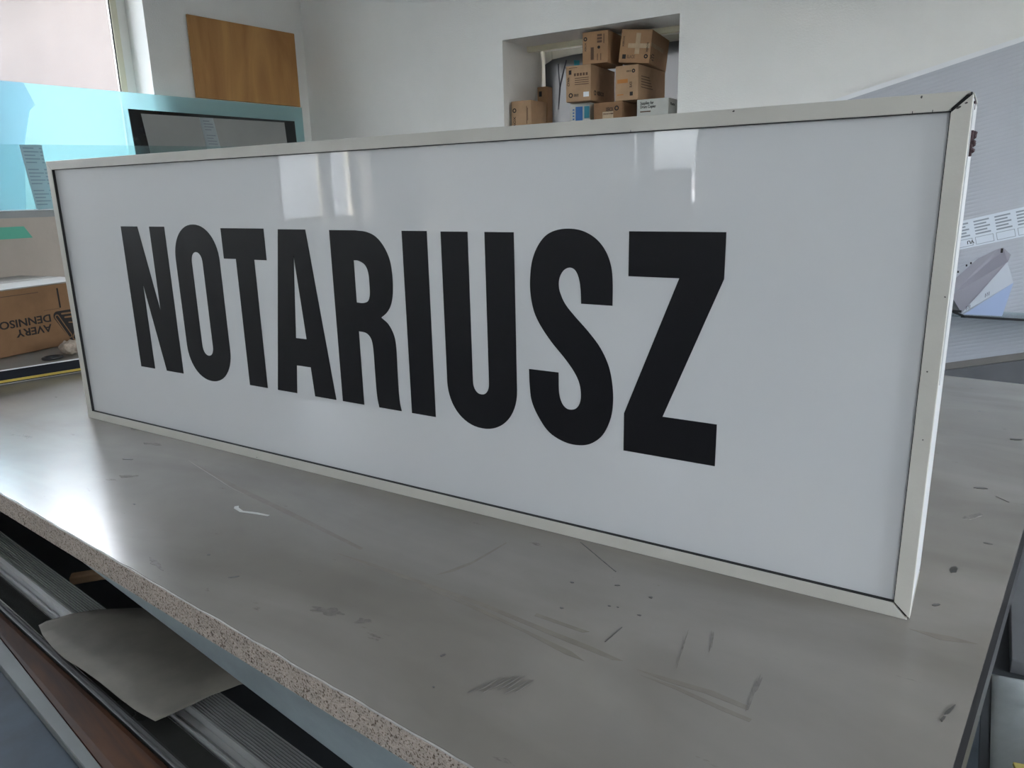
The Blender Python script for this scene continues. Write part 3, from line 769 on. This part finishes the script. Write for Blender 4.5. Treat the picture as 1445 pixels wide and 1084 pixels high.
stroke((-.006, .124), (.032, .052), .0085, .005)
stroke((.048, .040), (.086, .104), .0085, .005)
stroke((.014, .132), (.094, .132)); stroke((.024, .118), (.082, .118)); stroke((.036, .098), (.050, .098), .0022)
# crumpled twine and dark strap beside the carton
random.seed(9)
tw = empty('twine_bundle', (-2.605, 1.345, PT), 0, 'crumpled bundle of pale twine and wrap beside the large carton', 'twine')
for i in range(7):
    bm = bmesh.new(); bmesh.ops.create_icosphere(bm, subdivisions=3, radius=.020)
    off = Vector((random.uniform(-.05, .05), random.uniform(-.055, .055), random.uniform(.016, .045)))
    for v in bm.verts:
        nrm = v.co.normalized(); v.co += nrm * .012 * mnoise.noise(v.co * 90 + Vector((i * 4, 0, 0))); v.co += off
        v.co.z = max(v.co.z, .001)
    me = bpy.data.meshes.new('twine_lump'); bm.to_mesh(me); bm.free(); me.materials.append(M['twine'])
    for p in me.polygons: p.use_smooth = True
    o = bpy.data.objects.new('twine_lump', me); COL.objects.link(o); o.parent = tw
bm = bmesh.new(); V = []; n1, n2 = 28, 8
for i in range(n1):
    a = 2 * math.pi * i / n1
    for j in range(n2):
        b = 2 * math.pi * j / n2; rr = .022 + .005 * math.cos(b)
        V.append((rr * math.cos(a), 1.25 * rr * math.sin(a), .005 + .005 * math.sin(b)))
F = [(i * n2 + j, ((i + 1) % n1) * n2 + j, ((i + 1) % n1) * n2 + (j + 1) % n2, i * n2 + (j + 1) % n2) for i in range(n1) for j in range(n2)]
bm.free()
o = mesh('strap_ring', V, F, 'black', None, True); o.location = (-2.578, 1.235, PT + .001); tag(o, 'flat dark loop of strap lying in front of the twine bundle', 'strap')
# beige board standing behind the carton
bb = empty('fibreboard', (-3.33, 1.4, PT), math.radians(4), 'pale beige board standing behind the large carton', 'board')
box('board', (-.012, -.9, 0), (0, .75, .4425), 'beige', bb, .001)
prism('green_tape', [(.0, 0), (.178, 0), (.150, .047), (-.9, .047), (-.9, 0)][0:5], 'x', .0, .001, 'green', bb).location = (0, .03, .362)
prism('green_tape', [(-.9, 0), (.02, 0), (.03, .012), (-.9, .012)], 'x', 0, .001, 'green', bb).location = (-.006, -.02, .443)

# ------------------------------------------------------------------ right: twin wall sheet, rail, films
Y0 = 3.915
tws = empty('twin_wall_sheet', (-.122, Y0, E(-.808)), 0, 'large ribbed twin wall plastic sheet leaning tilted on the back wall behind the sign', 'sheet',
            rot=(0, -math.radians(14.9), 0))
# corrugated front face profile (z, y)
Hs = 1.275; per = .0165; nrib = int(Hs / per)
prof_ = []
for i in range(nrib):
    z = i * per; prof_ += [(0.0, z), (.0009, z + per * .18), (.0009, z + per * .40), (0, z + per * .58)]
prof_.append((0, Hs)); pts = [(p[0], p[1]) for p in prof_] + [(.012, Hs), (.012, 0)]
n = len(pts)
x0s, x1s = -.72, 1.9
V = [(x0s, p[0], p[1]) for p in pts] + [(x1s, p[0], p[1]) for p in pts]
F = [tuple(range(n)), tuple(range(2 * n - 1, n - 1, -1))] + [(i, (i + 1) % n, n + (i + 1) % n, n + i) for i in range(n)]
mesh('ribbed_sheet', V, F, 'poly', tws)
box('edge_strip', (x0s, -.001, Hs), (x1s, .013, Hs + .02), 'label', tws)  # white strip paints the lit top edge of the sheet
box('lower_batten', (x0s, -.006, -.03), (x1s, .012, 0.0), 'brownboard', tws)
ca_, sa_ = math.cos(math.radians(14.9)), math.sin(math.radians(14.9))


def tl(x, z):      # world x, eye-relative z -> sheet local (u, w)
    dx, dz = x + .122, z + .808
    return dx * ca_ + dz * sa_, -dx * sa_ + dz * ca_


u0, w0 = tl(-.13, -.295); u1, w1 = tl(-.13, -.169)
lb = box('printed_label', (-.3, -.0025, w0), (1.2, -.0005, w1), 'poly_print', tws)
for k in range(9):
    ua = -.02 + .078 * k + .056
    for j in range(5):
        box('text_line', (ua + .006, -.0032, w1 - .018 - j * .0135), (ua + .064 - .012 * (j % 2), -.0024, w1 - .0115 - j * .0135), 'print_grey', lb)
    fz = w0 + .038
    boxes('text_frame', [((ua + .002, -.0032, w0 + .007), (ua + .070, -.0024, w0 + .009)), ((ua + .002, -.0032, fz), (ua + .070, -.0024, fz + .002)),
                         ((ua + .002, -.0032, w0 + .007), (ua + .004, -.0024, fz)), ((ua + .068, -.0032, w0 + .007), (ua + .070, -.0024, fz))], 'print_grey', lb)
mw = Matrix(((-1, 0, 0, u0 + .064), (0, 0, -1, -.003), (0, -1, 0, w0 + .031), (0, 0, 0, 1)))
text('printed_text', 'VU', (.026, .015), 'ink', lb, mw, .0004, .02)
# dark board added for the shadowed wall below; the sheet stands on it
db = empty('grey_board_and_shade', (-.122, Y0 - .02, 0), 0, 'dark grey board added in place of the shadowed wall under the ribbed sheet', 'board')
prism('board', [(-.7, 0), (1.7, 0), (1.7, E(-.84 + 1.7 * .266)), (-.7, E(-.84 - .7 * .266))], 'y', 0, .02, 'darkboard', db)
# rail that holds the crumpled film
rl = empty('display_rail', (0, 3.70, 0), 0, 'thin black rail behind the table carrying folded film', 'rail')
box('rail_bar', (-.083, -.006, E(-.562)), (1.3, .0, E(-.552)), 'black', rl)
box('rail_bar', (-.6, -.006, E(-.541)), (-.083, .0, E(-.531)), 'black', rl).rotation_euler = (0, 0, 0)
prism('rail_link', [(-.12, E(-.541)), (-.12, E(-.531)), (-.07, E(-.552)), (-.07, E(-.562))], 'y', -.006, 0, 'black', rl)
box('glass_shelf', (-.6, .0, E(-.560)), (1.3, .18, E(-.554)), 'clear_film', rl)
for x in (-.55, 1.2): box('leg', (x - .015, .05, 0), (x + .015, .08, E(-.56)), 'racksteel', rl)
ff = empty('folded_film', (-.04, 3.72, E(-.552)), 0, 'crumpled clear and white protective film standing on the black rail', 'film')


def facet(name, pts, m):
    o = mesh(name, [(p[0] + .04, p[1], p[2] + .552) for p in pts], [tuple(range(len(pts)))], m, ff)
    s = o.modifiers.new('thickness', 'SOLIDIFY'); s.thickness = .0015
    return o


facet('film_panel', [(-.135, .03, -.372), (-.128, .0, -.474), (-.083, -.01, -.545), (.058, .02, -.326), (.066, .05, -.30), (.035, .07, -.272), (.012, .06, -.280)], 'film_mauve')
facet('film_panel', [(-.180, .05, -.40), (-.135, .028, -.372), (-.05, .045, -.318), (-.13, .012, -.41)], 'film_white')
facet('film_panel', [(-.083, -.012, -.547), (-.075, -.02, -.548), (.088, .03, -.412), (.056, .015, -.327)], 'film_white')
facet('film_panel', [(-.075, -.016, -.549), (.064, .01, -.551), (.088, .034, -.412)], 'film_blue')
facet('film_panel', [(-.16, .05, -.47), (-.128, .0, -.474), (-.083, -.008, -.545), (-.15, .04, -.536)], 'darkboard')
for a, b in (((-.09, .02), (-.545, -.525)), ((.03, .02), (-.45, -.43))):
    pass
for x, z in ((-.062, -.525), (-.056, -.522), (-.068, -.529), (.0, -.467), (.006, -.463), (-.006, -.472)):
    box('black_mark', (x + .04, -.024, z + .552), (x + .042, -.021, z + .552 + .016), 'ink', ff)
for x, z in ((-.09, -.350), (-.075, -.340), (-.118, -.378)):
    box('black_mark', (x + .04, .02, z + .552), (x + .046, .024, z + .560), 'ink', ff)
box('black_mark', (.028 + .04, .055, -.293 + .552), (.036 + .04, .06, -.275 + .552), 'ink', ff)

# lower shelf right of the table with cloudy film
sh = empty('low_shelf', (.6, 1.6, 0), 0, 'low dark shelf at the right side of the worktable', 'shelf')
SZ = E(-.96)
box('shelf_board', (-.52, -1.0, SZ - .02), (.5, 1.4, SZ), 'racksteel', sh)
for x, y in ((-.5, -.95), (.46, -.95), (-.5, 1.3), (.46, 1.3)): box('leg', (x - .015, y - .015, 0), (x + .015, y + .015, SZ - .02), 'racksteel', sh)
gb = box('grey_sheet', (0, 0, 0), (.8, .62, .03), 'darkboard', None, .002); gb.location = (.125, 1.64, SZ + .0005); tag(gb, 'dark grey board lying on the low shelf right of the table', 'board')
nx_, ny_ = 50, 60; V = []; F = []
for j in range(ny_):
    for i in range(nx_):
        x = i / (nx_ - 1) * .62; y = j / (ny_ - 1) * .80
        e = min(i, nx_ - 1 - i, j, ny_ - 1 - j) / 6
        h = .045 * min(1, e) + .035 * mnoise.noise(Vector((x * 6, y * 6, 1))) * min(1, e) + .012 * abs(mnoise.noise(Vector((x * 17, y * 17, 4)))) * min(1, e)
        V.append((x, y + .02 * mnoise.noise(Vector((x * 8, y * 3, 9))), max(.001, h)))
for j in range(ny_ - 1):
    for i in range(nx_ - 1):
        a = j * nx_ + i; F.append((a, a + 1, a + nx_ + 1, a + nx_))
fh = mesh('film_heap', V, F, 'heap', None, True); fh.location = (.095, .82, SZ + .001); fh.modifiers.new('t', 'SOLIDIFY').thickness = .001
tag(fh, 'crumpled cloudy plastic film spread on the low shelf by the table corner', 'film')
oc = box('ochre_sheet', (0, 0, 0), (.3, .24, .006), 'ochre', None, .001); oc.location = (.175, .995, SZ + .075); oc.rotation_euler = (0.05, 0, .25); tag(oc, 'ochre yellow sheet corner lying on the cloudy film', 'sheet')

# ------------------------------------------------------------------ front left: profiles on a rack below the table
PA = math.radians(-7.0)
RZ = E(-.80)
rk = empty('steel_rack', (-1.2, 0, 0), PA, 'dark steel rack under the front edge of the worktable', 'rack')
for u in (-1.45, -.15, .75):
    box('cross_arm', (u, -.10, RZ - .075), (u + .035, 1.2, RZ - .045), 'racksteel', rk)
    for v in (-.08, 1.1): box('leg', (u, v, 0), (u + .035, v + .035, RZ - .075), 'racksteel', rk)
AT = RZ - .045      # arm top


def extr(name, v0, pts, m, u0, u1, label, cat, parent=None, group=None, dz=0.0, yaw=0.0, pts1=None):
    """bar along the rack direction; pts = (v, z) cross section"""
    P0 = Vector((-1.2 + math.sin(-PA) * v0, math.cos(PA) * v0, AT + dz))
    n = len(pts); V = [(u0, p[0], p[1]) for p in pts] + [(u1, p[0], p[1]) for p in (pts1 or pts)]
    F = [tuple(range(n)), tuple(range(2 * n - 1, n - 1, -1))] + [(i, (i + 1) % n, n + (i + 1) % n, n + i) for i in range(n)]
    o = mesh(name, V, F, m); o.location = P0; o.rotation_euler = (0, 0, PA + math.radians(yaw))
    return tag(o, label, cat, group)


# ribbed profile: bed coloured dark as the shade between fine lighter ribs
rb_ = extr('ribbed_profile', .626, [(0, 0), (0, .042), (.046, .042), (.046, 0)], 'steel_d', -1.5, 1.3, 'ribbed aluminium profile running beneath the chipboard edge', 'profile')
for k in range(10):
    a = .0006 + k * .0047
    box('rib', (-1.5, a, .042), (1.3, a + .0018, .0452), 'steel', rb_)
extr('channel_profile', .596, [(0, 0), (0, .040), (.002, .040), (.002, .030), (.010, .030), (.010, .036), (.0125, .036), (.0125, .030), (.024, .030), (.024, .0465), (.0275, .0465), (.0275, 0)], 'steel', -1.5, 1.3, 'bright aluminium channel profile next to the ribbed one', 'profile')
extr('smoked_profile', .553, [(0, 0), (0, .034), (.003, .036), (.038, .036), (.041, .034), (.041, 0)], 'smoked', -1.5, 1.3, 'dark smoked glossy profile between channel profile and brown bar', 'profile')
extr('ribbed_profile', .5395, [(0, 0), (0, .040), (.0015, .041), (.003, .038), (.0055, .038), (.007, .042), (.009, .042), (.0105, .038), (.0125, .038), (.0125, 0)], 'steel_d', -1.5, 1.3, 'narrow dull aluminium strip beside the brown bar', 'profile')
def brp(w_): return [(-w_, 0), (-w_, .030), (-w_ + .004, .038), (-w_ * .78, .043), (-.012, .044), (-.005, .042), (-.0012, .036), (-.0012, 0)]
extr('brown_bar', .5385, brp(.0105), 'brown', -.9, .6, 'reddish brown lacquered wooden bar at the lower left', 'bar', pts1=brp(.0925))
def plb(a, b): return [(a, -.02), (a, .028), (a + .001, .030), (b - .001, .030), (b, .028), (b, -.02)]
extr('pale_board', .4655, plb(.0215, .0612), 'pale_edge', -.9, .6, 'upright pale grey board edge beside the brown bar', 'board', dz=.02, pts1=plb(-.0265, -.0205))
bs = prism('blue_sheet', [(-.9, -.20), (.6, -.20), (.6, .237), (-.9, .285)], 'z', 0, .035, 'blue_board')
bs.location = (-1.2 + math.sin(-PA) * .20, .20, AT + .001); bs.rotation_euler = (0, 0, PA)
tag(bs, 'scuffed blue grey sheet at the lower left corner below the bars', 'sheet')
# paper resting over the profiles
pz = E(-.7475)
pap = [(-1.470, .593), (-1.472, .608), (-1.455, .648), (-1.427, .685), (-1.365, .73), (-1.27, .775), (-.92, .735), (-.981, .671), (-1.001, .632), (-1.029, .549), (-1.075, .547), (-1.127, .549), (-1.19, .553), (-1.255, .556), (-1.312, .558), (-1.37, .567), (-1.43, .580)]
bm = bmesh.new(); vs = [bm.verts.new((x + 1.2, y - .65, 0)) for x, y in pap]; bm.faces.new(vs)
bmesh.ops.triangulate(bm, faces=bm.faces); bmesh.ops.subdivide_edges(bm, edges=bm.edges, cuts=4, use_grid_fill=True)
for v in bm.verts: v.co.z = .006 + .010 * mnoise.noise(Vector((v.co.x * 4, v.co.y * 6, 2))) + .010 * max(0, -v.co.x - .1)
me = bpy.data.meshes.new('paper_sheet'); bm.to_mesh(me); bm.free(); me.materials.append(M['paper'])
po = bpy.data.objects.new('paper_sheet', me); COL.objects.link(po); po.location = (-1.2, .65, AT + .050); po.modifiers.new('t', 'SOLIDIFY').thickness = .0006
for p in me.polygons: p.use_smooth = True
tag(po, 'grey brown paper sheet lying across the metal profiles under the table edge', 'paper')
# things in the dark under the table
st = box('beige_stick', (-.12, -.014, 0), (.50, .014, .02), 'card_l', None, .004); st.location = (-1.62, .86, AT + .001); st.rotation_euler = (0, 0, math.radians(52)); tag(st, 'pale wooden stick crossing below the table edge', 'stick')
rb = box('rusty_case', (0, 0, 0), (.34, .2, .020), 'brown', None, .004); rb.location = (-1.52, .76, AT - .05); rb.rotation_euler = (0, 0, PA)
sb_ = box('under_shelf', (-1.6, .62, 0), (1.3, 1.15, .012), 'racksteel', rk); sb_.location = (0, 0, AT - .065)
rb.location.z = AT - .053 + .0005; tag(rb, 'rust brown case in the dark beneath the table', 'case')

# ------------------------------------------------------------------ rear of the room (mirrored in the sign's glossy face)
bn = empty('window_bench', (-2.2, -3.3, 0), 0, 'long bench under the rear window mirrored in the sign', 'bench')
box('bench_top', (-1.2, -.3, .86), (1.4, .3, .90), 'pale_edge', bn, .003)
for x in (-1.1, 1.3): box('leg', (x - .03, -.25, 0), (x + .03, .25, .86), 'racksteel', bn)
k1 = box('tall_carton', (0, 0, 0), (.26, .25, .68), 'card_d', None, .004); k1.location = (-2.16, -3.45, .901); tag(k1, 'tall dark carton standing before the rear window', 'box')
k2 = box('wide_carton', (0, 0, 0), (.40, .3, .56), 'card_d', None, .004); k2.location = (-2.66, -3.45, .901); tag(k2, 'wide dark carton left of the tall one at the rear window', 'box')
SC.cycles.max_bounces = 10; SC.cycles.transparent_max_bounces = 16
